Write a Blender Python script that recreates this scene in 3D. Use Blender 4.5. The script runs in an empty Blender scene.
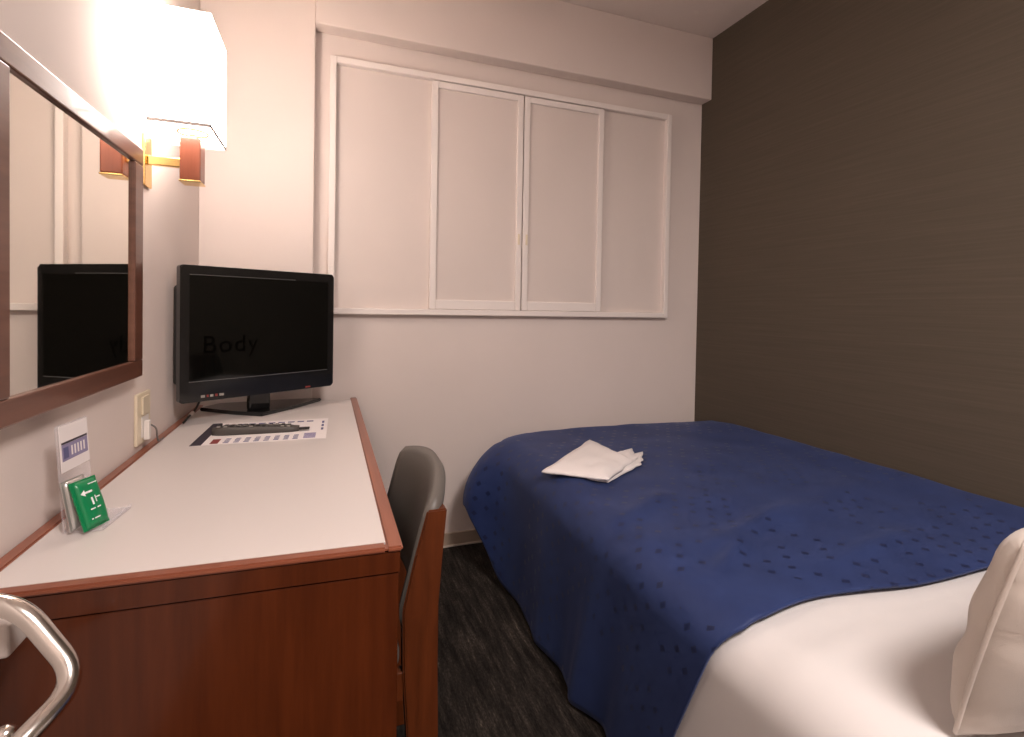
import bpy, bmesh, math, random
from mathutils import Vector, Matrix, noise
from math import sin, cos, pi, radians as R
random.seed(7)
S = bpy.context.scene
COL = S.collection

# ------------------------------------------------------------------ camera
def make_camera():
    f, sy, yaw, pitch, roll = 506.234, 51.331, R(20.048), R(-1.044), R(0.993)
    cd = bpy.data.cameras.new('camera'); co = bpy.data.objects.new('camera', cd); COL.objects.link(co)
    fw = Vector((sin(yaw)*cos(pitch), cos(yaw)*cos(pitch), sin(pitch)))
    rt = Vector((cos(yaw), -sin(yaw), 0)); up = rt.cross(fw)
    rt2 = rt*cos(roll) + up*sin(roll); up2 = up*cos(roll) - rt*sin(roll)
    m = Matrix((rt2, up2, -fw)).transposed().to_4x4(); m.translation = (0.458, 0, 1.09)
    co.matrix_world = m
    cd.sensor_fit = 'HORIZONTAL'; cd.sensor_width = 36.0; cd.lens = f*36.0/1024
    cd.shift_y = -sy/1024; cd.clip_start = 0.02
    S.camera = co
make_camera()

# ------------------------------------------------------------------ world, lights, exposure
w = bpy.data.worlds.new('world'); S.world = w; w.use_nodes = True
w.node_tree.nodes['Background'].inputs[0].default_value = (1, .9, .82, 1)
w.node_tree.nodes['Background'].inputs[1].default_value = 0.05
LAMP_COL = (1.0, 0.86, 0.78)
SHADE_EMIT = 15.0
def area_light(name, loc, size, power, col):
    l = bpy.data.lights.new(name, 'AREA'); l.shape = 'DISK'; l.size = size; l.energy = power; l.color = col
    o = bpy.data.objects.new(name, l); o.location = loc; COL.objects.link(o); return o
area_light('ceiling_lamp_light', (1.15, -0.60, 2.44), 0.60, 64, (1.0, 0.885, 0.835))
S.view_settings.view_transform = 'Standard'; S.view_settings.look = 'None'
S.view_settings.exposure = 0.14; S.view_settings.gamma = 1.0; S.view_settings.use_curve_mapping = False

# ------------------------------------------------------------------ materials
def srgb(r, g, b):
    f = lambda c: (c/255/12.92) if c/255 <= .04045 else ((c/255+.055)/1.055)**2.4
    return (f(r), f(g), f(b), 1)
def mat(name, col, rough=.6, metal=0, spec=.5, coat=0, emit=None, estr=0, trans=0, ior=1.45):
    m = bpy.data.materials.new(name); m.use_nodes = True
    b = m.node_tree.nodes['Principled BSDF']
    b.inputs['Base Color'].default_value = col; b.inputs['Roughness'].default_value = rough
    b.inputs['Metallic'].default_value = metal; b.inputs['Specular IOR Level'].default_value = spec
    b.inputs['Coat Weight'].default_value = coat; b.inputs['Coat Roughness'].default_value = .08
    b.inputs['Transmission Weight'].default_value = trans; b.inputs['IOR'].default_value = ior
    if emit: b.inputs['Emission Color'].default_value = emit; b.inputs['Emission Strength'].default_value = estr
    return m
class NT:
    def __init__(s, m): s.t = m.node_tree; s.b = s.t.nodes['Principled BSDF']
    def n(s, typ, **k):
        x = s.t.nodes.new(typ)
        for a, v in k.items():
            if a.startswith('i_'):
                x.inputs[a[2:].replace('_', ' ')].default_value = v
            else: setattr(x, a, v)
        return x
    def l(s, a, b): s.t.links.new(a, b)
    def coord(s, scale=(1, 1, 1), kind='Object'):
        c = s.n('ShaderNodeTexCoord'); mp = s.n('ShaderNodeMapping'); mp.inputs['Scale'].default_value = scale
        s.l(c.outputs[kind], mp.inputs[0]); return mp.outputs[0]
    def noise(s, vec, scale=5, detail=3, rough=.5):
        x = s.n('ShaderNodeTexNoise'); x.inputs['Scale'].default_value = scale
        x.inputs['Detail'].default_value = detail; x.inputs['Roughness'].default_value = rough
        s.l(vec, x.inputs['Vector']); return x.outputs['Fac']
    def ramp(s, fac, stops):
        x = s.n('ShaderNodeValToRGB'); e = x.color_ramp.elements
        while len(e) < len(stops): e.new(.5)
        for q, (p, c) in zip(e, stops): q.position = p; q.color = c
        s.l(fac, x.inputs[0]); return x.outputs[0]
    def bump(s, h, strength=.2, dist=.002):
        x = s.n('ShaderNodeBump'); x.inputs['Strength'].default_value = strength; x.inputs['Distance'].default_value = dist
        s.l(h, x.inputs['Height']); s.l(x.outputs[0], s.b.inputs['Normal'])
    def math(s, op, a, b=None):
        x = s.n('ShaderNodeMath', operation=op)
        for i, v in enumerate((a, b)):
            if v is None: continue
            if isinstance(v, (int, float)): x.inputs[i].default_value = v
            else: s.l(v, x.inputs[i])
        return x.outputs[0]

def wallpaper(name, col):
    m = mat(name, col, .85, spec=.25); t = NT(m)
    v = t.coord(); a = t.noise(v, 260, 4, .6); t.bump(a, .18, .0015)
    c2 = tuple(c*.965 for c in col[:3]) + (1,)
    t.l(t.ramp(t.noise(v, 3, 3), [(.3, c2), (.7, col)]), t.b.inputs['Base Color']); return m
M = {}
M['wall'] = wallpaper('white_wallpaper', (.75, .662, .618, 1))
M['ceiling'] = wallpaper('ceiling_paper', (.73, .645, .60, 1))
def dark_wallpaper():
    m = mat('taupe_wallpaper', srgb(92, 80, 66), .7, spec=.3); t = NT(m)
    v = t.coord((1, 1.1, 60)); a = t.noise(v, 2.2, 6, .65)
    v2 = t.coord((1, 2.5, 300)); b = t.noise(v2, 1.5, 4, .6)
    mx = t.math('ADD', t.math('MULTIPLY', a, .6), t.math('MULTIPLY', b, .4))
    t.l(t.ramp(mx, [(.35, srgb(79, 71, 60)), (.5, srgb(84, 75, 64)), (.66, srgb(90, 80, 69))]), t.b.inputs['Base Color'])
    t.bump(mx, .12, .0015); return m
M['taupe'] = dark_wallpaper()
def carpet():
    m = mat('charcoal_carpet', (.02, .018, .016, 1), .95, spec=.1); t = NT(m)
    v = t.coord((1, .11, 1)); a = t.noise(v, 55, 5, .7)
    v2 = t.coord((1, .35, 1)); b = t.noise(v2, 240, 3, .7)
    c = t.math('ADD', t.math('MULTIPLY', a, .65), t.math('MULTIPLY', b, .35))
    t.l(t.ramp(c, [(.40, srgb(26, 23, 21)), (.54, srgb(50, 45, 41)), (.62, srgb(74, 67, 60)), (.70, srgb(128, 116, 104))]), t.b.inputs['Base Color'])
    t.bump(t.noise(t.coord(), 700, 2), .6, .004); return m
M['carpet'] = carpet()
def wood(name, c1, c2, rough=.3, axis='Z', coat=.25):
    m = mat(name, c1, rough, spec=.45, coat=coat); t = NT(m)
    sc = {'X': (.08, 1, 1), 'Y': (1, .08, 1), 'Z': (1, 1, .08)}[axis]
    a = t.noise(t.coord(sc), 42, 6, .6); b = t.noise(t.coord(), 3, 2)
    mx = t.math('ADD', t.math('MULTIPLY', a, .75), t.math('MULTIPLY', b, .25))
    t.l(t.ramp(mx, [(.38, c1), (.62, c2)]), t.b.inputs['Base Color']); t.bump(a, .04, .001); return m
M['wood'] = wood('red_brown_veneer', srgb(70, 30, 10), srgb(84, 38, 15), .26)
M['wood_y'] = wood('red_brown_edging', srgb(132, 75, 54), srgb(148, 88, 65), .3, 'Y')
M['wood_x'] = wood('red_brown_edging_short', srgb(132, 75, 54), srgb(148, 88, 65), .3, 'X')
M['chairwood'] = wood('chair_wood', srgb(76, 35, 13), srgb(94, 45, 19), .33)
M['framewood'] = wood('mirror_frame_wood', srgb(96, 60, 46), srgb(114, 74, 58), .3, 'Y')
M['blockwood'] = wood('lamp_block_wood', srgb(118, 62, 42), srgb(134, 74, 52), .35)
M['laminate'] = mat('white_laminate', (.66, .61, .585, 1), .34, spec=.4)
M['brass'] = mat('polished_brass', (.90, .62, .24, 1), .18, 1)
M['ringbrass'] = mat('amber_brass', (.40, .20, .07, 1), .35, .6)
M['chrome'] = mat('brushed_chrome', (.78, .74, .69, 1), .20, 1)
M['mirror'] = mat('mirror_silver', (.84, .83, .77, 1), .015, 1)
M['tvbody'] = mat('gloss_black_plastic', (.010, .010, .010, 1), .16, spec=.5, coat=.5)
M['tvback'] = mat('matt_black_plastic', (.018, .018, .018, 1), .5)
M['screen'] = mat('tv_screen', (.003, .0032, .0028, 1), .05, spec=.6)
M['screentext'] = mat('screen_text', (.0003, .0003, .0003, 1), .06, spec=.25)
M['trimline'] = mat('grey_trim', (.22, .22, .22, 1), .3, .6)
M['shutter'] = mat('ivory_paint', (.83, .765, .725, 1), .5, spec=.35)
M['shutterpanel'] = wallpaper('shutter_infill', (.73, .645, .60, 1))
M['vinyl'] = mat('grey_vinyl', (.125, .112, .100, 1), .42, spec=.4)
t_ = NT(M['vinyl']); t_.bump(t_.noise(t_.coord(), 500, 3), .15, .001)
M['base'] = mat('grey_beige_skirting', srgb(172, 154, 138), .5)
M['baseline'] = mat('skirting_lower_edge', srgb(205, 192, 180), .5)
M['plate'] = mat('cream_plastic', srgb(226, 213, 188), .35)
M['white'] = mat('white_plastic', (.80, .76, .72, 1), .4)
M['cordgrey'] = mat('grey_cord', srgb(120, 115, 112), .5)
M['paper'] = mat('white_paper', (.80, .75, .74, 1), .7)
M['ink'] = mat('slate_blue_ink', srgb(92, 92, 132), .7)
M['inkdark'] = mat('dark_ink', srgb(58, 52, 62), .6)
M['inkred'] = mat('red_ink', srgb(132, 56, 52), .7)
M['inkpurple'] = mat('purple_ink', srgb(140, 132, 164), .7)
M['remote'] = mat('charcoal_plastic', srgb(74, 70, 66), .45)
M['button'] = mat('button_rubber', srgb(40, 38, 37), .6)
M['buttonlight'] = mat('button_pale', srgb(150, 144, 138), .6)
M['acrylic'] = mat('clear_acrylic', (.80, .77, .82, 1), .12)
M['acrylic'].node_tree.nodes['Principled BSDF'].inputs['Alpha'].default_value = .22
M['green'] = mat('green_foil', srgb(18, 128, 78), .3, spec=.6)
M['silver'] = mat('silver_foil', (.62, .62, .60, 1), .3, .85)
M['whiteink'] = mat('white_print', (.82, .84, .82, 1), .6)
M['bracket'] = mat('pale_grey_plastic', srgb(205, 196, 190), .4)
M['shade'] = mat('lit_shade_fabric', (.85, .80, .75, 1), .8, emit=LAMP_COL+(1,), estr=SHADE_EMIT)
M['diffuser'] = mat('lit_diffuser', (.85, .80, .75, 1), .6, emit=(1, .88, .80, 1), estr=12.0)
M['shadeedge'] = mat('shade_edge_tape', (.50, .46, .44, 1), .7)
M['celldiff'] = mat('lit_ceiling_diffuser', (.85, .82, .78, 1), .6, emit=(1, .885, .835, 1), estr=3.0)
def cloth(name, col, rough=.85, sc=900, st=.25, sheen=.15):
    m = mat(name, col, rough, spec=.2); m.node_tree.nodes['Principled BSDF'].inputs['Sheen Weight'].default_value = sheen
    t = NT(m); t.bump(t.noise(t.coord(), sc, 2), st, .001); return m
M['sheet'] = cloth('white_cotton', (.64, .615, .605, 1), st=.1)
M['linen'] = cloth('white_linen', (.80, .755, .74, 1))
M['pillow'] = cloth('cream_pillowcase', (.58, .515, .46, 1))
M['mattress'] = cloth('mattress_ticking', (.7, .66, .62, 1))
def spread_mat():
    m = mat('blue_jacquard', srgb(40, 55, 106), .62, spec=.35); t = NT(m)
    t.b.inputs['Sheen Weight'].default_value = .12; t.b.inputs['Sheen Tint'].default_value = (.5, .6, 1, 1)
    uv = t.coord((1, 1, 1), 'UV'); sp = t.n('ShaderNodeSeparateXYZ'); t.l(uv, sp.inputs[0])
    u = t.math('DIVIDE', sp.outputs[0], .058); v = t.math('DIVIDE', sp.outputs[1], .040)
    row = t.math('FLOOR', v); sh = t.math('MULTIPLY', t.math('MODULO', row, 2.0), .5)
    u2 = t.math('ADD', u, sh)
    fu = t.math('ABSOLUTE', t.math('SUBTRACT', t.math('FRACT', u2), .5))
    fv = t.math('ABSOLUTE', t.math('SUBTRACT', t.math('FRACT', v), .5))
    dia = t.math('LESS_THAN', t.math('ADD', t.math('MULTIPLY', fu, 1.25), t.math('MULTIPLY', fv, 1.0)), .24)
    # random on / off per cell and large patches with no pattern
    cell = t.n('ShaderNodeCombineXYZ'); t.l(t.math('FLOOR', u2), cell.inputs[0]); t.l(row, cell.inputs[1])
    wn = t.n('ShaderNodeTexWhiteNoise', noise_dimensions='2D'); t.l(cell.outputs[0], wn.inputs['Vector'])
    patch = t.noise(uv, 3.2, 1)
    keep = t.math('MULTIPLY', t.math('LESS_THAN', wn.outputs['Value'], .72), t.math('GREATER_THAN', patch, .42))
    dm = t.math('MULTIPLY', dia, keep)
    mx = t.n('ShaderNodeMix', data_type='RGBA'); t.l(dm, mx.inputs[0])
    fine = t.ramp(t.noise(uv, 9, 3), [(.3, srgb(31, 45, 87)), (.7, srgb(38, 54, 100))])
    t.l(fine, mx.inputs[6]); mx.inputs[7].default_value = srgb(24, 33, 68)
    t.l(mx.outputs[2], t.b.inputs['Base Color'])
    t.l(t.math('SUBTRACT', .62, t.math('MULTIPLY', dm, .22)), t.b.inputs['Roughness'])
    t.bump(t.noise(t.coord(), 800, 2), .12, .001); return m
M['spread'] = spread_mat()

# ------------------------------------------------------------------ mesh helpers
def link(name, bm, m, parent=None, smooth=False):
    bmesh.ops.recalc_face_normals(bm, faces=bm.faces)
    me = bpy.data.meshes.new(name); bm.to_mesh(me); bm.free()
    o = bpy.data.objects.new(name, me); COL.objects.link(o)
    for k in (m if isinstance(m, (list, tuple)) else [m]): me.materials.append(k)
    if parent: o.parent = parent
    if smooth:
        for p in me.polygons: p.use_smooth = True
    return o
def box(bm, a, b, bev=0, seg=2, rot=None, piv=None, mi=0):
    vs = [bm.verts.new((x, y, z)) for x in (a[0], b[0]) for y in (a[1], b[1]) for z in (a[2], b[2])]
    q = [(0, 1, 3, 2), (4, 6, 7, 5), (0, 4, 5, 1), (2, 3, 7, 6), (0, 2, 6, 4), (1, 5, 7, 3)]
    fs = [bm.faces.new([vs[i] for i in f]) for f in q]
    for f in fs: f.material_index = mi
    geo = vs
    if bev > 0:
        r = bmesh.ops.bevel(bm, geom=list({e for f in fs for e in f.edges}), offset=bev, segments=seg, affect='EDGES', profile=.5)
        geo = list({v for f in r['faces'] for v in f.verts} | {v for v in vs if v.is_valid})
        for f in r['faces']: f.material_index = mi
    if rot is not None:
        bmesh.ops.rotate(bm, verts=[v for v in geo if v.is_valid], cent=piv or (0, 0, 0), matrix=rot)
    return geo
def prism(bm, pts, z0, z1, bev=0, mi=0):
    lo = [bm.verts.new((x, y, z0)) for x, y in pts]; hi = [bm.verts.new((x, y, z1)) for x, y in pts]
    n = len(pts); fs = [bm.faces.new(lo[::-1]), bm.faces.new(hi)]
    for i in range(n): fs.append(bm.faces.new((lo[i], lo[(i+1) % n], hi[(i+1) % n], hi[i])))
    for f in fs: f.material_index = mi
    if bev: bmesh.ops.bevel(bm, geom=list({e for f in fs for e in f.edges}), offset=bev, segments=2, affect='EDGES')
def sweep(bm, pts, rads, n=14, cap=True):
    pts = [Vector(p) for p in pts]
    if not isinstance(rads, (list, tuple)): rads = [rads]*len(pts)
    rings = []; prev = None
    for i, p in enumerate(pts):
        d = (pts[min(i+1, len(pts)-1)] - pts[max(i-1, 0)]).normalized()
        if prev is None:
            u = d.cross(Vector((0, 0, 1)))
            if u.length < .1: u = d.cross(Vector((0, 1, 0)))
        else: u = prev - d*prev.dot(d)
        u.normalize(); v = d.cross(u); prev = u
        rings.append([bm.verts.new(p + (u*cos(2*pi*k/n) + v*sin(2*pi*k/n))*rads[i]) for k in range(n)])
    for a, b in zip(rings, rings[1:]):
        for k in range(n): bm.faces.new((a[k], a[(k+1) % n], b[(k+1) % n], b[k]))
    if cap: bm.faces.new(rings[0][::-1]); bm.faces.new(rings[-1])
def rounded(pts, r, n=8):
    """polyline with rounded corners"""
    pts = [Vector(p) for p in pts]; out = [pts[0]]
    for a, b, c in zip(pts, pts[1:], pts[2:]):
        d1 = (a-b); d2 = (c-b); rr = min(r, d1.length*.48, d2.length*.48)
        p0 = b + d1.normalized()*rr; p2 = b + d2.normalized()*rr
        for k in range(n+1):
            t = k/n; out.append(p0*(1-t)**2 + b*2*t*(1-t) + p2*t*t)
    out.append(pts[-1]); return out
def grid(bm, rows, mi=0, closed=False):
    vs = [[bm.verts.new(p) for p in r] for r in rows]; fs = []
    for a, b in zip(vs, vs[1:]):
        m = len(a)
        for k in range(m if closed else m-1):
            f = bm.faces.new((a[k], a[(k+1) % m], b[(k+1) % m], b[k])); f.material_index = mi; fs.append(f)
    return vs, fs
def rquad(w, h, r, n=6):
    """rounded rectangle outline centred on 0"""
    o = []
    for cx, cy, a0 in ((w/2-r, h/2-r, 0), (-w/2+r, h/2-r, pi/2), (-w/2+r, -h/2+r, pi), (w/2-r, -h/2+r, 1.5*pi)):
        for k in range(n+1):
            a = a0 + pi/2*k/n; o.append((cx+r*cos(a), cy+r*sin(a)))
    return o
def tag(o, label, cat, group=None):
    o['label'] = label; o['category'] = cat
    if group: o['group'] = group
    return o
def thing(name, label, cat, loc=(0, 0, 0), rz=0, group=None):
    o = bpy.data.objects.new(name, None); o.empty_display_size = .1; COL.objects.link(o)
    o.location = loc; o.rotation_euler = (0, 0, rz); return tag(o, label, cat, group)
def local(o):
    """world -> local of an unscaled empty placed with rotation about z"""
    return (Matrix.Translation(o.location) @ Matrix.Rotation(o.rotation_euler.z, 4, 'Z')).inverted()
def struct(name, bm, m, parent=None, smooth=False):
    o = link(name, bm, m, parent, smooth)
    if parent is None: o['kind'] = 'structure'
    return o
def solid(o, th, off=-1):
    md = o.modifiers.new('solidify', 'SOLIDIFY'); md.thickness = th; md.offset = off; return o
def subsurf(o, lv=2):
    md = o.modifiers.new('subsurf', 'SUBSURF'); md.levels = lv; md.render_levels = lv; return o

# ------------------------------------------------------------------ room shell
W, L, H, YB = 2.347, 2.243, 2.524, -1.9
CX, CY = 0.403, 2.196            # column
BY, BZ = 2.169, 2.203            # ceiling beam
def simple(name, a, b, m):
    bm = bmesh.new(); box(bm, a, b); return struct(name, bm, m)
simple('floor', (-.1, YB-.1, -.1), (W+.1, L+.1, 0), M['carpet'])
simple('ceiling', (-.1, YB-.1, H), (W+.1, L+.1, H+.1), M['ceiling'])
simple('wall_left', (-.1, YB, 0), (0, L, H), M['wall'])
simple('wall_back', (-.1, L, 0), (W+.1, L+.1, H), M['wall'])
simple('wall_right', (W, YB, 0), (W+.1, L, H), M['taupe'])
simple('wall_rear', (-.1, YB-.1, 0), (W+.1, YB, H), M['wall'])
bm = bmesh.new(); box(bm, (0, CY, 0), (CX, L, H), .004); struct('trim_1', bm, M['wall'])          # column
bm = bmesh.new(); box(bm, (CX, BY, BZ), (W, L, H), .004); struct('trim_2', bm, M['wall'])         # beam
bm = bmesh.new(); box(bm, (CX, L-.010, .004), (W, L, .062), .002); box(bm, (CX, L-.013, 0), (W, L, .008), .001, mi=1)
struct('baseboard_back', bm, [M['base'], M['baseline']])
bm = bmesh.new(); box(bm, (W-.010, YB, 0), (W, L-.014, .062), .002); struct('baseboard_right', bm, M['base'])

# window closed by sliding panels
def build_window():
    bm = bmesh.new()
    X0, X1, Z0, Z1 = .458, 2.131, 1.052, 2.107
    fw, d = .026, .034
    yb = L
    # outer frame, mitred look by overlapping rails and stiles
    box(bm, (X0, yb-d, Z0), (X0+fw, yb, Z1), .003); box(bm, (X1-fw, yb-d, Z0), (X1, yb, Z1), .003)
    box(bm, (X0+fw, yb-d, Z1-fw), (X1-fw, yb, Z1), .003); box(bm, (X0+fw, yb-d, Z0), (X1-fw, yb, Z0+fw), .003)
    o = struct('window_1', bm, M['shutter'])
    bm = bmesh.new(); box(bm, (X0+fw, yb-.008, Z0+fw), (1.298, yb-.001, Z1-fw), .001); link('fixed_panel', bm, M['shutterpanel'], o)
    bm = bmesh.new(); box(bm, (1.300, yb-.008, Z0+fw), (X1-fw, yb-.001, Z1-fw), .001); link('fixed_panel', bm, M['shutterpanel'], o)
    for a, b, hx in ((.878, 1.307, 1.292), (1.312, 1.733, 1.331)):
        s = .028; z0, z1 = Z0+fw+.001, Z1-fw-.004; y0, y1 = yb-.030, yb-.010
        bm = bmesh.new()
        box(bm, (a, y0, z0), (a+s, y1, z1), .0025); box(bm, (b-s, y0, z0), (b, y1, z1), .0025)
        box(bm, (a+s, y0, z1-s), (b-s, y1, z1), .0025); box(bm, (a+s, y0, z0), (b-s, y1, z0+s*1.5), .0025)
        sh = link('shutter', bm, M['shutter'], o)
        bm = bmesh.new(); box(bm, (a+s, y0+.009, z0+s), (b-s, y1-.002, z1-s), 0); link('infill_panel', bm, M['shutterpanel'], sh)
        bm = bmesh.new(); box(bm, (hx-.005, y0-.003, 1.385), (hx+.005, y0+.001, 1.435), .0015); link('pull_handle', bm, M['plate'], sh)
build_window()

# ------------------------------------------------------------------ bed, bedding
ZT = .532
XL, XR = 1.125, 2.335
YF = 2.15
def bed():
    t = thing('bed', 'single bed against the dark wall under the blue spread', 'bed', (1.74, 1.2, 0)); m = local(t)
    def part(name, a, b, mt, bev):
        bm = bmesh.new(); box(bm, a, b, bev, 4); bm.transform(m); link(name, bm, mt, t, True)
    part('bed_base', (1.20, .28, .0), (2.325, 2.07, .24), M['mattress'], .01)
    part('mattress', (1.185, .28, .242), (2.325, 2.08, .500), M['mattress'], .04)
    part('headboard', (1.15, .20, 0), (2.335, .25, .70), M['wood'], .008)
bed()
def yb_top(x):          # near hem line of the spread across the bed
    return .690 + .034*math.exp(-((x-1.38)/.16)**2) - .008*(x-1.4)
def wr(x, y, s, seed=0.): return noise.noise(Vector((x*s+seed, y*s-seed, seed*1.7)))
def crease(p, a, b, wid, amp):
    """soft ridge along segment a-b (2d)"""
    px, py = p; ax, ay = a; bx, by = b; dx, dy = bx-ax, by-ay
    q = max(0, min(1, ((px-ax)*dx+(py-ay)*dy)/(dx*dx+dy*dy)))
    d2 = (px-ax-q*dx)**2 + (py-ay-q*dy)**2
    return amp*math.exp(-d2/(wid*wid))*(4*q*(1-q)+.15)
def top_z(x, y):
    z = ZT + .006*wr(x, y, 3.1, 2.) + .004*wr(x, y, 8, 5.)
    z += .016*math.exp(-((x-2.30)/.14)**2)*math.exp(-((y-1.3)/.75)**2)
    z += .010*math.exp(-((y-2.12)/.10)**2)*sin((x-1.1)*5.2-1.2)
    c = (x, y)
    z += crease(c, (1.30, .95), (1.75, 1.10), .03, .012) + crease(c, (1.25, .85), (1.45, .98), .02, .012)
    z += crease(c, (1.2, 1.15), (1.45, 1.3), .03, .008) + crease(c, (1.6, 1.0), (2.2, 1.2), .05, .010)
    z += crease(c, (1.5, .80), (1.95, .88), .03, .008) + crease(c, (1.2, 1.35), (1.32, 1.75), .025, .007)
    return z
def spread():
    rho, r = .095, .13
    xi = XL + rho; yi = YF - rho*0.7
    ax, ay = XR, .690
    per = []                                   # (pos, normal, arc length)
    n1, n2, n3 = 190, 40, 60
    for k in range(n1+1): per.append((xi, ay + (yi-r-ay)*k/n1, -1, 0))
    for k in range(1, n2+1):
        a = pi - pi/2*k/n2; per.append((xi+r+r*cos(a), yi-r+r*sin(a), cos(a), sin(a)))
    for k in range(1, n3+1): per.append((xi+r+(XR-xi-r)*k/n3, yi, 0, 1))
    bm = bmesh.new(); uvl = bm.loops.layers.uv.new('UVMap'); uvs = {}
    rows = []
    NT_, NS = 60, 34
    for i, (cx, cy, nx, ny) in enumerate(per):
        row = []
        for k in range(NT_+1):
            q = k/NT_; q = 1-(1-q)**1.25
            x, y = ax+(cx-ax)*q, ay+(cy-ay)*q
            y0 = yb_top(x); fall = max(0, 1-(y-ay)/1.2)
            yy = y + (y0-ay)*fall
            row.append(((x, yy, top_z(x, yy)), (x, yy)))
        zc = top_z(cx, cy + (yb_top(cx)-ay)*max(0, 1-(cy-ay)/1.2))
        y0 = cy + (yb_top(cx)-ay)*max(0, 1-(cy-ay)/1.2)
        corner = math.exp(-((cy-2.02)/.13)**2) if nx < -.2 else (max(0, -nx) if ny > .5 else 0)
        if ny > .5: corner = max(corner, .55*(1-(cx-xi)/(XR-xi)) if nx > -.01 else corner)
        hem = .012 + .26*min(1, corner*1.15) + (.20*ny if ny > 0 else 0)*(1-min(1, corner))
        tot = rho*pi/2 + (zc-rho-hem)
        for k in range(1, NS+1):
            s = tot*k/NS
            if s < rho*pi/2:
                a = s/rho; out = rho*sin(a); z = zc-rho*(1-cos(a)); dn = 0
            else:
                dn = s-rho*pi/2; out = rho; z = zc-rho-dn
            D = min(1, dn/.42)
            fs = min(1, s/.30); fs = fs*fs*(3-2*fs); fl = corner*.155*(.55*fs+.45*sin(fs*pi/2))
            if nx < -.05:
                yv = y0
                # hanging folds
                for (py, wd, am) in ((.98, .06, -.016), (1.13, .055, .024), (1.30, .06, -.010), (1.47, .06, .016), (1.66, .07, -.010), (1.82, .06, .012)):
                    sk = py + (.05*dn)
                    fl += am*math.exp(-((yv-sk)/wd)**2)*D**.8
                fl += .008*wr(yv, z, 6, 9.)*D
            fl += 0
            if nx < -.05: fl += .012*D*D*(1-corner)*min(1, max(0, (cy-.85)/.4))
            if ny > .5: fl = min(fl, .02)
            o_ = out+fl
            x, y = cx+nx*o_, y0+ny*min(o_, rho+.012)
            if nx < -.9:
                low = max(0, 1-(cy-ay)/.7)
                y += low*.42*max(0, s-.05)
            row.append(((x, y, max(z, .006)), (cx+nx*s, y0+ny*s)))
        rows.append(row)
    vs = [[bm.verts.new(p) for p, _ in r_] for r_ in rows]
    for i in range(len(rows)-1):
        for k in range(len(rows[0])-1):
            a, b, c, d = (i, k), (i, k+1), (i+1, k+1), (i+1, k)
            vv = [vs[x][y] for x, y in (a, b, c, d)]
            if k == 0: vv = [vs[0][0], vs[i][1], vs[i+1][1]]; idx = [(i, 0), (i, 1), (i+1, 1)]
            else: idx = [a, b, c, d]
            try: f = bm.faces.new(vv)
            except ValueError: continue
            for lp, (x, y) in zip(f.loops, idx): lp[uvl].uv = rows[x][y][1]
    for i in range(1, len(rows)): bm.verts.remove(vs[i][0])
    o = link('bedspread', bm, M['spread'], None, True)
    tag(o, 'navy blue patterned bedspread draped over the foot of the bed down to the carpet', 'bedspread')
    solid(o, .007, -1)
spread()
def sheet():
    bm = bmesh.new(); rows = []
    off = .014; rho = .095
    ys = [.30 + (.80-.30)*k/50 for k in range(51)]
    for y in ys:
        row = []
        for k in range(61):
            x = XR-.004 + (XL+rho+.009-XR+.004)*k/60
            z = ZT - off + .004*wr(x, y, 4, 3.) + .006*math.exp(-((y-.50)/.13)**2)
            q = max(0, min(1, (y-.60)/.07)); q = q*q*(3-2*q); z = z*(1-q) + min(z, ZT-off-.003)*q
            row.append((x, y, z))
        zc = row[-1][2]; xc = row[-1][0]; tot = rho*pi/2 + zc-rho-.03
        for k in range(1, 31):
            s = tot*k/30
            if s < rho*pi/2: a = s/rho; out = rho*sin(a); z = zc-rho*(1-cos(a)); dn = 0
            else: dn = s-rho*pi/2; out = rho; z = zc-rho-dn
            D = min(1, dn/.4)
            for (py, am) in ((.40, .02), (.52, -.012), (.62, .016), (.47, .01)): out += am*math.exp(-((y-py-.1*dn)/.03)**2)*D
            if y > .62: out = min(out, rho)
            row.append((xc-out, y + .32*dn*max(0, min(1, (y-.50)/.2)), z))
        rows.append(row)
    grid(bm, rows)
    o = link('bed_sheet', bm, M['sheet'], None, True); solid(o, .006, -1)
    tag(o, 'white cotton sheet showing smooth between the blue spread and the pillow', 'sheet')
sheet()
def pillow():
    # plump pillow leaning back on the headboard
    n, m_ = 34, 26; wx, hz, th = .62, .308, .125
    t = thing('pillow', 'cream pillow leaning upright at the head of the bed', 'pillow', (1.555, .420, .537)); 
    tilt = Matrix.Rotation(R(13), 4, 'X')
    def pt(u, v, sgn):
        a, b = abs(u), abs(v)
        e = max(0, (1-a**3.2))**.5 * max(0, (1-b**3.2))**.5
        x = u*wx/2*(1-.05*(1-abs(v))**1 * 0 - .03*b*b); z = v*hz/2*(1-.04*a*a)
        d = sgn*(th/2*e + .003) + .006*wr(u*1.5, v*1.5, 2.2, sgn*3)*e + .0035*sin(10*v+8*u+.8*sin(5*u))*e
        return tilt @ Vector((x, d, z+hz/2-.012))
    bm = bmesh.new()
    ra = [[pt(-1+2*i/n, -1+2*j/m_, 1) for j in range(m_+1)] for i in range(n+1)]
    rb = [[pt(-1+2*i/n, -1+2*j/m_, -1) for j in range(m_+1)] for i in range(n+1)]
    grid(bm, ra); grid(bm, rb); bmesh.ops.remove_doubles(bm, verts=bm.verts, dist=.0062)
    link('pillow_body', bm, M['pillow'], t, True)
    bm = bmesh.new()           # seam piping round the edge
    ring = [pt(-1+2*i/n, -1, 0) for i in range(n+1)] + [pt(1, -1+2*j/m_, 0) for j in range(1, m_+1)] + \
           [pt(1-2*i/n, 1, 0) for i in range(1, n+1)] + [pt(-1, 1-2*j/m_, 0) for j in range(1, m_+1)]
    sweep(bm, ring, .0032, 8); link('seam_piping', bm, M['pillow'], t, True)
pillow()
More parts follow.
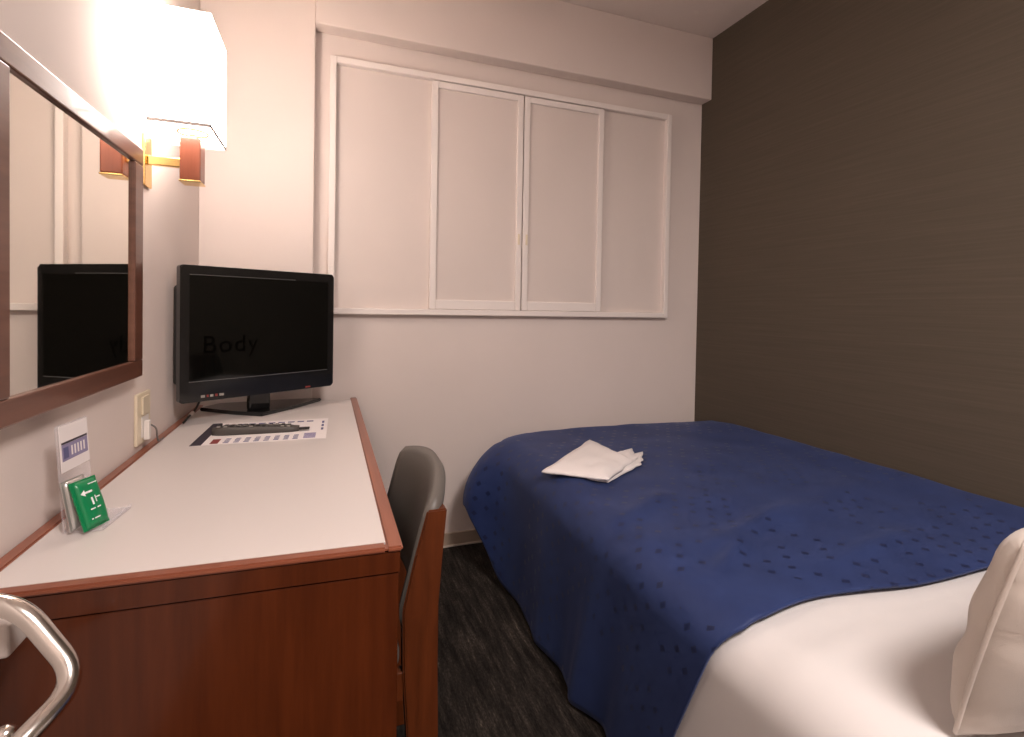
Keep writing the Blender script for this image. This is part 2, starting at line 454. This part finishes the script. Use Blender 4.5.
def nightwear():
    # corners on the bed (left tip, front, right, far)
    A, B, C_, D_ = Vector((1.128, 1.526, 0)), Vector((1.302, 1.395, 0)), Vector((1.495, 1.545, 0)), Vector((1.482, 1.84, 0))
    t = thing('folded_nightwear', 'folded white nightwear lying on the blue bedspread', 'nightwear', (1.3, 1.57, ZT)); m = local(t)
    def layer(quad, z0, z1, name, seed, puff=.01):
        bm = bmesh.new(); N = 20; a, b, c, d = quad
        lo, hi = [], []
        for i in range(N+1):
            u = i/N; rl, rh = [], []
            for j in range(N+1):
                v = j/N
                p = a*(1-u)*(1-v) + b*u*(1-v) + c*u*v + d*(1-u)*v
                e = min(1, 6*min(u, 1-u, v, 1-v))
                p = p + Vector((.006*wr(u, v, 5, seed), .006*wr(u, v, 5, seed+4), 0))
                gz = max(0, top_z(p.x, p.y)-ZT+.001) if z0 < .004 else 0
                zz = .005*wr(u, v, 4, seed+8) + .003*wr(u, v, 9, seed+2)
                rh.append((p.x, p.y, ZT + gz + z0 + (z1-z0)*(.35+.65*e) + zz*e + puff*sin(pi*u)*sin(pi*v)))
                rl.append((p.x, p.y, ZT + gz + z0))
            lo.append(rl); hi.append(rh)
        va, _ = grid(bm, hi); vb, _ = grid(bm, lo)
        E = lambda g: [g[0][j] for j in range(N)] + [g[i][N] for i in range(N)] + [g[N][N-j] for j in range(N)] + [g[N-i][0] for i in range(N)]
        ea, eb = E(va), E(vb)
        for k in range(len(ea)): bm.faces.new((ea[k], ea[(k+1) % len(ea)], eb[(k+1) % len(ea)], eb[k]))
        bm.transform(m); link(name, bm, M['linen'], t, True)
    V = lambda x, y: Vector((x, y, 0))
    layer((V(1.150, 1.545), V(1.312, 1.410), V(1.525, 1.540), V(1.622, 1.668)), .002, .013, 'lower_fold', 1., .002)
    layer((V(1.35, 1.60), V(1.36, 1.45), V(1.530, 1.570), V(1.585, 1.70)), .011, .021, 'middle_fold', 5., .002)
    layer((A, B, C_, D_), .014, .033, 'upper_fold', 2., .007)
nightwear()

# ------------------------------------------------------------------ desk
DZ = .70
def desk():
    t = thing('desk', 'long red-brown wooden desk with a white top along the left wall', 'desk', (.29, 1.5, 0)); m = local(t)
    def part(name, mt, f, bev=.0015):
        bm = bmesh.new(); f(bm); bm.transform(m); return link(name, bm, mt, t)
    xr = .578; yl, yr = .852, .826             # the near end is not quite square to the wall
    tz = DZ-.009
    k = lambda x: yl + (yr-yl)*x/xr
    part('desktop', M['laminate'], lambda bm: prism(bm, [(.022, k(.022)+.022), (xr-.026, k(xr-.026)+.022), (xr-.026, 2.19), (.022, 2.19)], tz, DZ-.0005))
    part('edge_trim', M['wood_y'], lambda bm: prism(bm, [(xr-.026, k(xr-.026)+.0), (xr, k(xr)), (xr, 2.238), (xr-.026, 2.238)], tz, DZ, .003))
    part('edge_trim', M['wood_x'], lambda bm: prism(bm, [(.001, k(.001)), (xr-.026, k(xr-.026)), (xr-.026, k(xr-.026)+.022), (.001, k(.001)+.022)], tz, DZ, .003))
    part('edge_trim', M['wood_y'], lambda bm: prism(bm, [(.001, k(0)+.022), (.022, k(.022)+.022), (.022, 2.19), (.001, 2.19)], tz, DZ+.003, .002))
    def side(bm, y0=None):
        prism(bm, [(.002, k(.002)+.006), (xr-.006, k(xr)+.006), (xr-.006, k(xr)+.030), (.002, k(.002)+.030)], .0, DZ-.047, .001)
    part('side_panel', M['wood'], side)
    part('apron', M['wood_x'] if 0 else M['wood'], lambda bm: prism(bm, [(.002, k(.002)+.004), (xr-.004, k(xr)+.004), (xr-.004, k(xr)+.030), (.002, k(.002)+.030)], DZ-.045, tz-.0005, .0015))
    part('side_panel', M['wood'], lambda bm: box(bm, (.002, 2.165, 0), (xr-.01, 2.19, tz), .001))
    part('back_panel', M['wood'], lambda bm: box(bm, (.002, k(0)+.035, .25), (.018, 2.16, tz), .001))
    part('front_apron', M['wood'], lambda bm: box(bm, (xr-.030, k(xr)+.035, DZ-.10), (xr-.010, 2.16, tz), .001))
desk()

# ------------------------------------------------------------------ chair
def chair():
    t = thing('desk_chair', 'wooden chair with a grey vinyl back pushed in at the desk', 'chair', (.43, 1.14, 0)); m = local(t)
    yn, yf = .962, 1.325
    def post(bm, y):
        # side profile (x front, x back, z)
        pr = [(.622, .690, 0), (.612, .668, .20), (.598, .664, .40), (.596, .664, .52), (.618, .671, .62), (.640, .678, .703)]
        rows = []
        for a, b, z in pr:
            rows.append([(a, y-.016, z), (b, y-.016, z), (b, y+.016, z), (a, y+.016, z)])
        v, _ = grid(bm, rows, closed=True); bm.faces.new(v[0][::-1]); bm.faces.new(v[-1])
        bmesh.ops.bevel(bm, geom=list(bm.edges), offset=.003, segments=2, affect='EDGES')
    for y in (yn, yf):
        bm = bmesh.new(); post(bm, y); bm.transform(m); link('rear_leg', bm, M['chairwood'], t)
    for y in (yn, yf):
        bm = bmesh.new(); box(bm, (.215, y-.016, 0), (.250, y+.016, .400), .003); bm.transform(m); link('front_leg', bm, M['chairwood'], t)
    for y in (yn, yf):
        bm = bmesh.new(); box(bm, (.250, y-.011, .345), (.600, y+.011, .400), .002); bm.transform(m); link('seat_rail', bm, M['chairwood'], t)
    # seat cushion
    bm = bmesh.new(); box(bm, (.205, yn-.012, .402), (.594, yf+.012, .455), .018, 4); bm.transform(m); link('seat', bm, M['vinyl'], t, True)
    # curved padded back
    def bk(u, v):           # u along y 0..1, v up 0..1 ; centre line of the pad
        y = (yn-.012) + (yf-yn+.024)*u
        bow = .042*(1-(2*u-1)**2)
        z = .475 + (.722-.475 + .030*(1-(2*u-1)**2))*v
        x = .604 + .050*max(0, v-.18)/.82 + bow
        return x, y, z
    bm = bmesh.new(); NU, NV = 22, 16; th = .040
    rows = []
    for i in range(NU+1):
        u = i/NU; ring = []
        e = min(1, (min(u, 1-u)*14+.55))**.5
        for j in range(NV+1):                       # front face upwards
            v = j/NV; x, y, z = bk(u, v); ed = (1-abs(2*v-1)**6)**.5
            ring.append((x - th/2*ed*e, y, z))
        for j in range(NV-1, 0, -1):
            v = j/NV; x, y, z = bk(u, v); ed = (1-abs(2*v-1)**6)**.5
            ring.append((x + th/2*ed*e, y, z))
        rows.append(ring)
    v, _ = grid(bm, rows, closed=True); bm.faces.new(v[0][::-1]); bm.faces.new(v[-1])
    bm.transform(m); link('backrest', bm, M['vinyl'], t, True)
chair()

# ------------------------------------------------------------------ television
def tv():
    ang = math.atan2(2.105-1.825, .472-.026)
    c = Vector((.249, 1.965, 0))
    t = thing('television', 'black flat television standing at the far end of the desk', 'television', (c.x, c.y, DZ), ang)
    # local: x along the screen, -y towards the room
    w_, z0, z1 = .530, .075, .507
    zc = (z0+z1)/2; hh = z1-z0
    def panel(name, w, h, zc_, r, y0, y1, mt, bev=.0):
        bm = bmesh.new(); o = rquad(w, h, r)
        a = [bm.verts.new((x, y0, zc_+z)) for x, z in o]; b = [bm.verts.new((x, y1, zc_+z)) for x, z in o]
        f0 = bm.faces.new(a); f1 = bm.faces.new(b[::-1]); n = len(o)
        for k in range(n): bm.faces.new((a[k], b[k], b[(k+1) % n], a[(k+1) % n]))
        if bev: bmesh.ops.bevel(bm, geom=list(f0.edges), offset=bev, segments=3, affect='EDGES')
        return link(name, bm, mt, t)
    panel('bezel', w_, hh, zc, .010, -.014, .014, M['tvbody'], .004)
    panel('screen', w_-.052, hh-.098, zc+.018, .002, -.0152, -.0135, M['screen'])
    bm = bmesh.new()
    sw, sh, sc = w_-.052, hh-.098, zc+.018
    box(bm, (-sw/2, -.0157, sc-sh/2-.003), (sw/2, -.0138, sc-sh/2-.0008)); link('screen_trim', bm, M['trimline'], t)
    bm = bmesh.new(); box(bm, (-sw/2, -.0157, sc+sh/2+.0008), (sw/2*.45, -.0138, sc+sh/2+.0025)); link('screen_trim', bm, M['trimline'], t)
    panel('back_housing', w_-.002, hh-.115, zc-.005, .012, .0145, .040, M['tvback'], .0)
    panel('rear_bulge', w_*.55, hh*.5, zc-.01, .02, .0405, .075, M['tvback'], .0)
    # neck and faceted stand
    bm = bmesh.new(); box(bm, (-.030, .036, .012), (.045, .062, .16), .006, 3); link('stand_neck', bm, M['tvbody'], t, True)
    bm = bmesh.new(); m = local(t)
    pts = [(.030, 2.083), (.150, 1.990), (.249, 1.927), (.350, 2.050), (.440, 2.182), (.32, 2.188), (.08, 2.160)]
    pts = [(m @ Vector((x, y, 0))).xy for x, y in pts]
    prism(bm, [(p[0], p[1]) for p in pts], 0.0005, .013, .003); link('stand_base', bm, M['tvbody'], t)
    # marks
    cu = bpy.data.curves.new('t', 'FONT'); cu.body = 'Body'; cu.size = .079; cu.extrude = .0002; cu.offset = .0004; cu.space_character = 1.12
    to = bpy.data.objects.new('t', cu); COL.objects.link(to)
    dg = bpy.context.evaluated_depsgraph_get(); me = bpy.data.meshes.new_from_object(to.evaluated_get(dg))
    bpy.data.objects.remove(to); me.materials.clear(); me.materials.append(M['screentext'])
    me.transform(Matrix.Translation((-.203, -.01545, .229)) @ Matrix.Rotation(pi/2, 4, 'X'))
    so = bpy.data.objects.new('screen_lettering', me); COL.objects.link(so); so.parent = t
    bm = bmesh.new()
    for k, (x, wd, mi) in enumerate(((-.205, .012, 0), (-.188, .006, 1), (-.178, .010, 0), (-.163, .008, 1), (-.150, .014, 0))):
        box(bm, (x, -.0147, z0+.012), (x+wd, -.0138, z0+.020), mi=mi)
    link('maker_stickers', bm, [M['buttonlight'], M['inkred']], t)
    bm = bmesh.new(); box(bm, (.15, -.0147, z0+.004), (.17, -.0138, z0+.010)); link('power_light', bm, M['inkred'], t)
    # cord dropping from the back to the desk by the wall
    pw = [(.075, 2.03, .86), (.050, 2.06, .78), (.030, 2.06, .725), (.026, 2.02, .710), (.028, 1.93, .7085), (.032, 1.86, .7075)]
    bm = bmesh.new(); sweep(bm, rounded([m @ Vector((x, y, z)) for x, y, z in pw], .03), .0035, 8); link('aerial_cord', bm, M['tvback'], t, True)
    bm = bmesh.new(); q = [m @ Vector(p) for p in ((.026, 2.005, .710), (.027, 1.965, .710))]; sweep(bm, q, .0065, 10); link('cord_plug', bm, M['white'], t, True)
tv()

# ------------------------------------------------------------------ remote and channel guide
def guide():
    t = thing('channel_guide', 'white printed channel sheet lying flat under the remote control', 'paper', (.285, 1.70, DZ+.0002), R(-1.5)); m = local(t)
    x0, x1, y0, y1 = -.172, .176, -.128, .145
    bm = bmesh.new(); box(bm, (x0, y0, 0), (x1, y1, .0008)); link('sheet', bm, M['paper'], t)
    def pr(name, mt, *bs):
        bm = bmesh.new()
        for a, b, c, d in bs: box(bm, (a, c, .0008), (b, d, .0011))
        link(name, bm, mt, t)
    pr('title_band', M['inkdark'], (x0, x0+.028, y0, y1))
    pr('red_cell', M['inkred'], (x0+.046, x0+.066, y0+.010, y0+.060))
    for k in range(8):
        xx = x0+.078+k*.0255
        for j in range(4):
            pr('printed_line', M['ink'], (xx+.001*(j % 2), xx+.014, y0+.012+j*.014, y0+.020+j*.014))
    for j in range(4): pr('purple_cell', M['inkpurple'], (x0+.285, x0+.318, y0+.014+j*.016, y0+.027+j*.016))
    for k in range(3): pr('printed_line', M['ink'], (x0+.33, x0+.337, -.02+k*.048, .01+k*.048))
    for k in range(9): pr('printed_line', M['ink'], (x0+.05+k*.029, x0+.07+k*.029, .105, .120))
guide()
def remote():
    t = thing('remote_control', 'dark grey button remote lying on the printed channel sheet', 'remote control', (.262, 1.690, DZ+.0014), R(-3)); 
    bm = bmesh.new()
    Lh, Wd = .118, .048
    rows = []
    for k in range(17):
        u = -1+2*k/16; x = u*Lh; e = (1-abs(u)**8)**.5 if abs(u) < 1 else .25
        h = .021 - .004*u; wd = Wd*(1-.10*(u+1)/2)*max(.55, e)
        rows.append([(x, -wd/2, .003), (x, -wd/2*.92, 0), (x, wd/2*.92, 0), (x, wd/2, .003), (x, wd/2, h*.75), (x, wd/2*.8, h*max(.8, e)), (x, -wd/2*.8, h*max(.8, e)), (x, -wd/2, h*.75)])
    v, _ = grid(bm, rows, closed=True); bm.faces.new(v[0][::-1]); bm.faces.new(v[-1]); link('body', bm, M['remote'], t, True)
    hz = lambda x: .021-.004*x/Lh
    for i in range(12):
        for j in range(3):
            x = -.100+i*.0172; y = -.012+j*.012
            if i == 6 and j != 1: continue
            mt = M['buttonlight'] if (i*3+j) % 5 in (0, 3) else M['button']
            bm = bmesh.new(); box(bm, (x-.005, y-.0036, hz(x)-.002), (x+.005, y+.0036, hz(x)+.0022), .001); link('button', bm, mt, t)
    bm = bmesh.new(); box(bm, (Lh+.0005, -.010, .004), (Lh+.030, .006, .009), .001); box(bm, (Lh-.002, -.006, .005), (Lh+.001, .002, .008)); link('front_tab', bm, M['button'], t)
remote()

# ------------------------------------------------------------------ acrylic stand, card, sachets
def stand():
    rz = -math.atan2(.010, .100)
    t = thing('acrylic_stand', 'clear acrylic L-shaped stand on the desk beneath the mirror', 'display stand', (.049, 1.041, DZ), rz)
    ln = Matrix.Rotation(R(-4), 4, 'Y')
    bm = bmesh.new(); box(bm, (-.002, 0, .004), (.001, .090, .180), .0008); bm.transform(ln); link('back_plate', bm, M['acrylic'], t)
    bm = bmesh.new(); box(bm, (-.002, 0, .0005), (.056, .099, .0035), .0008); link('foot_plate', bm, M['acrylic'], t)
    bm = bmesh.new(); box(bm, (.054, 0, .004), (.057, .099, .009), .0006); link('front_lip', bm, M['acrylic'], t)
    c = thing('information_card', 'small white card with purple print on the acrylic stand', 'card', (.049, 1.041, DZ), rz)
    bm = bmesh.new(); box(bm, (.0013, .004, .100), (.0021, .087, .178)); bm.transform(ln); link('card', bm, M['paper'], c)
    def pr(name, mt, a, b):
        bm = bmesh.new(); box(bm, a, b); bm.transform(ln); link(name, bm, mt, c)
    pr('printed_band', M['inkpurple'], (.0021, .008, .118), (.0024, .083, .146))
    pr('printed_square', M['ink'], (.0024, .012, .122), (.0026, .026, .141))
    pr('printed_line', M['inkdark'], (.0021, .008, .1465), (.0024, .083, .150))
    for k in range(5): pr('printed_line', M['paper'], (.0024, .034+k*.009, .124), (.0026, .038+k*.009, .140))
stand()
def sachets():
    def sachet(loc, rz, lean, face, label, prints):
        t = thing('tea_sachet', label, 'sachet', loc, rz, None)
        rot = Matrix.Rotation(lean, 4, 'Y')
        w_, h_, th = .045, .084, .014
        def pt(u, v, s):
            e = max(0, 1-abs(u)**4)**.5*max(0, 1-abs(2*v-1)**4)**.5
            return rot @ Vector((s*(th/2*e+.0006)+.0015*wr(u, v, 3, s)*e, u*w_/2, v*h_))
        bm = bmesh.new(); n = 14
        grid(bm, [[pt(-1+2*i/n, j/n, 1) for j in range(n+1)] for i in range(n+1)], 0)
        grid(bm, [[pt(-1+2*i/n, j/n, -1) for j in range(n+1)] for i in range(n+1)], 1)
        bmesh.ops.remove_doubles(bm, verts=bm.verts, dist=.0013)
        link('pouch', bm, [face, M['silver']], t, True)
        bm = bmesh.new(); box(bm, (-.0012, -w_/2, .0), (.0012, w_/2, .006)); box(bm, (-.0012, -w_/2, h_-.007), (.0012, w_/2, h_))
        box(bm, (-.0014, -w_/2-.004, 0), (.0006, -w_/2+.003, h_)); bm.transform(rot); link('crimped_seal', bm, M['silver'] if not prints else [M['green']], t)
        if prints:
            def mark(pts):
                bm = bmesh.new(); d = rot.to_3x3() @ Vector((.0008, 0, 0))
                bm.faces.new([bm.verts.new(pt(u, v, 1) + d) for u, v in pts]); link('printed_mark', bm, M['whiteink'], t)
            bar = lambda u0, u1, v0, v1: mark(((u0, v0), (u1, v0), (u1, v1), (u0, v1)))
            mark(((-.85, .72), (-.55, .66), (-.55, .705), (.05, .705), (.05, .745), (-.55, .745), (-.55, .79)))
            bar(-.05, .75, .865, .885); bar(-.5, .4, .36, .385); bar(-.6, .1, .17, .195)
            bar(-.2, -.08, .45, .60); bar(.08, .18, .48, .62); bar(.2, .55, .56, .585)
    sachet((.0935, 1.047, DZ+.0055), R(-22), R(-19), M['green'], 'green tea sachet with white print leaning on the acrylic stand, in front', True)
    sachet((.0690, 1.055, DZ+.0055), R(-15), R(-11), M['silver'], 'silver-backed sachet half hidden behind the green one on the stand', False)
sachets()

# ------------------------------------------------------------------ wall outlet and plug
def outlet():
    t = thing('wall_outlet', 'tall cream switch and socket plate on the left wall below the mirror', 'outlet', (0, 1.575, .79))
    bm = bmesh.new(); box(bm, (.0005, -.050, -.070), (.008, .052, .062), .002); link('cover_plate', bm, M['plate'], t)
    bm = bmesh.new(); box(bm, (.008, -.022, .006), (.013, .030, .052), .0015); link('rocker_switch', bm, M['plate'], t)
    bm = bmesh.new(); box(bm, (.008, -.022, -.054), (.0105, .030, .000), .001); link('socket', bm, M['white'], t)
    p = thing('power_plug', 'white plug with a thin grey cord in the left wall outlet', 'plug', (.0105, 1.575, .765))
    bm = bmesh.new(); box(bm, (.0003, -.014, -.036), (.013, .004, .014), .002, 3); link('plug_body', bm, M['white'], p)
    bm = bmesh.new(); sweep(bm, rounded([(.010, -.002, .004), (.022, .012, -.010), (.020, .030, -.045), (.017, .048, -.056), (.016, .10, -.0585)], .02), .0022, 8); link('cord', bm, M['cordgrey'], p, True)
outlet()

# ------------------------------------------------------------------ mirror
def mirror():
    y0, y1, z0, z1, fw_ = .885, 1.489, .906, 1.463, .041
    t = thing('wall_mirror', 'rectangular wall mirror in a brown wooden frame above the desk', 'mirror', (0, 1.18, .909)); m = local(t)
    def part(name, mt, a, b, bev=.003):
        bm = bmesh.new(); box(bm, a, b, bev); bm.transform(m); return link(name, bm, mt, t)
    part('glass', M['mirror'], (.001, y0+.02, z0+.02), (.0225, y1-.02, z1-.02), 0)
    part('frame_rail', M['framewood'], (.001, y0, z0), (.030, y1, z0+fw_))
    part('frame_rail', M['framewood'], (.001, y0, z1-fw_), (.030, y1, z1))
    part('frame_stile', M['framewood'], (.001, y0, z0+fw_), (.030, y0+.047, z1-fw_))
    part('frame_stile', M['framewood'], (.001, y1-.056, z0+fw_), (.030, y1, z1-fw_))
mirror()

# ------------------------------------------------------------------ wall lamp
def lamp():
    t = thing('wall_lamp', 'lit wall lamp with a square white shade on a brass and wood bracket', 'lamp', (0, 1.6, 1.46)); m = local(t)
    def part(name, mt, f, smooth=False):
        bm = bmesh.new(); f(bm); bm.transform(m); return link(name, bm, mt, t, smooth)
    part('wall_plate', M['brass'], lambda b: box(b, (.0005, 1.575, 1.395), (.008, 1.632, 1.530), .002))
    part('arm', M['brass'], lambda b: box(b, (.008, 1.590, 1.452), (.086, 1.606, 1.476), .002))
    def blk(b):
        # slightly bowed front like the photo's block
        box(b, (.085, 1.572, 1.417), (.134, 1.628, 1.530), .004, 3)
    part('wood_block', M['blockwood'], blk)
    part('block_rim', M['brass'], lambda b: box(b, (.084, 1.571, 1.412), (.135, 1.629, 1.4165), .001))
    part('lamp_stem', M['brass'], lambda b: sweep(b, [(.110, 1.6, 1.530), (.110, 1.6, 1.60)], .008))
    def shade(b):
        x0, x1, y0, y1, z0, z1, th = .037, .172, 1.49, 1.70, 1.546, 1.826, .003
        box(b, (x0, y0, z0), (x1, y0+th, z1)); box(b, (x0, y1-th, z0), (x1, y1, z1))
        box(b, (x0, y0+th, z0), (x0+th, y1-th, z1)); box(b, (x1-th, y0+th, z0), (x1, y1-th, z1))
    part('shade', M['shade'], shade)
    def tape(b):
        x0, x1, y0, y1, z = .0355, .1735, 1.4885, 1.7015, 1.5375
        for a, c in (((x0, y0), (x1, y0+.002)), ((x0, y1-.002), (x1, y1)), ((x0, y0), (x0+.002, y1)), ((x1-.002, y0), (x1, y1))):
            box(b, (a[0], a[1], z), (c[0], c[1], z+.0083))
    part('shade_hem', M['shadeedge'], tape)
    part('diffuser', M['diffuser'], lambda b: box(b, (.041, 1.494, 1.552), (.168, 1.696, 1.5535)))
    def ring(b):
        pts = [(.110+.036*cos(a), 1.6+.036*sin(a), 1.5495) for a in [2*pi*k/40 for k in range(41)]]
        sweep(b, pts, .0028, 8, False)
    part('brass_ring', M['ringbrass'], ring, True)
lamp()

# ------------------------------------------------------------------ tube handle by the desk end
def handle():
    t = thing('tube_handle', 'bent chrome tube on a pale bracket in front of the desk end panel', 'handle', (0, .72, .66)); m = local(t)
    bm = bmesh.new(); box(bm, (.0005, .742, .673), (.115, .790, .713), .004, 3); bm.transform(m); link('bracket', bm, M['bracket'], t)
    path = [(.001, .735, .752), (.137, .712, .753), (.203, .685, .668), (.170, .615, .640), (.110, .590, .56), (.001, .590, .54)]
    path = [(.001, .735, .752), (.135, .712, .754), (.203, .690, .666), (.172, .620, .648), (.120, .590, .60), (.001, .590, .57)]
    bm = bmesh.new(); sweep(bm, rounded(path, .036), .0110, 20); bm.transform(m); link('tube', bm, M['chrome'], t, True)
    bm = bmesh.new()
    pp = [(.001, .745, .560), (.118, .722, .597), (.126, .721, .600), (.131, .720, .602)]
    sweep(bm, pp, [.012, .012, .010, .004], 16); bm.transform(m); link('peg', bm, M['chrome'], t, True)
handle()

# ------------------------------------------------------------------ ceiling light above the entrance side
def ceiling_light():
    t = thing('ceiling_light', 'round flush ceiling light behind the viewpoint', 'light', (1.15, -.60, H))
    bm = bmesh.new(); bmesh.ops.create_cone(bm, cap_ends=True, segments=48, radius1=.36, radius2=.37, depth=.03, matrix=Matrix.Translation((0, 0, -.016))); link('housing', bm, M['white'], t)
    bm = bmesh.new(); bmesh.ops.create_cone(bm, cap_ends=True, segments=48, radius1=.31, radius2=.34, depth=.03, matrix=Matrix.Translation((0, 0, -.047))); link('light_diffuser', bm, M['celldiff'], t)
ceiling_light()
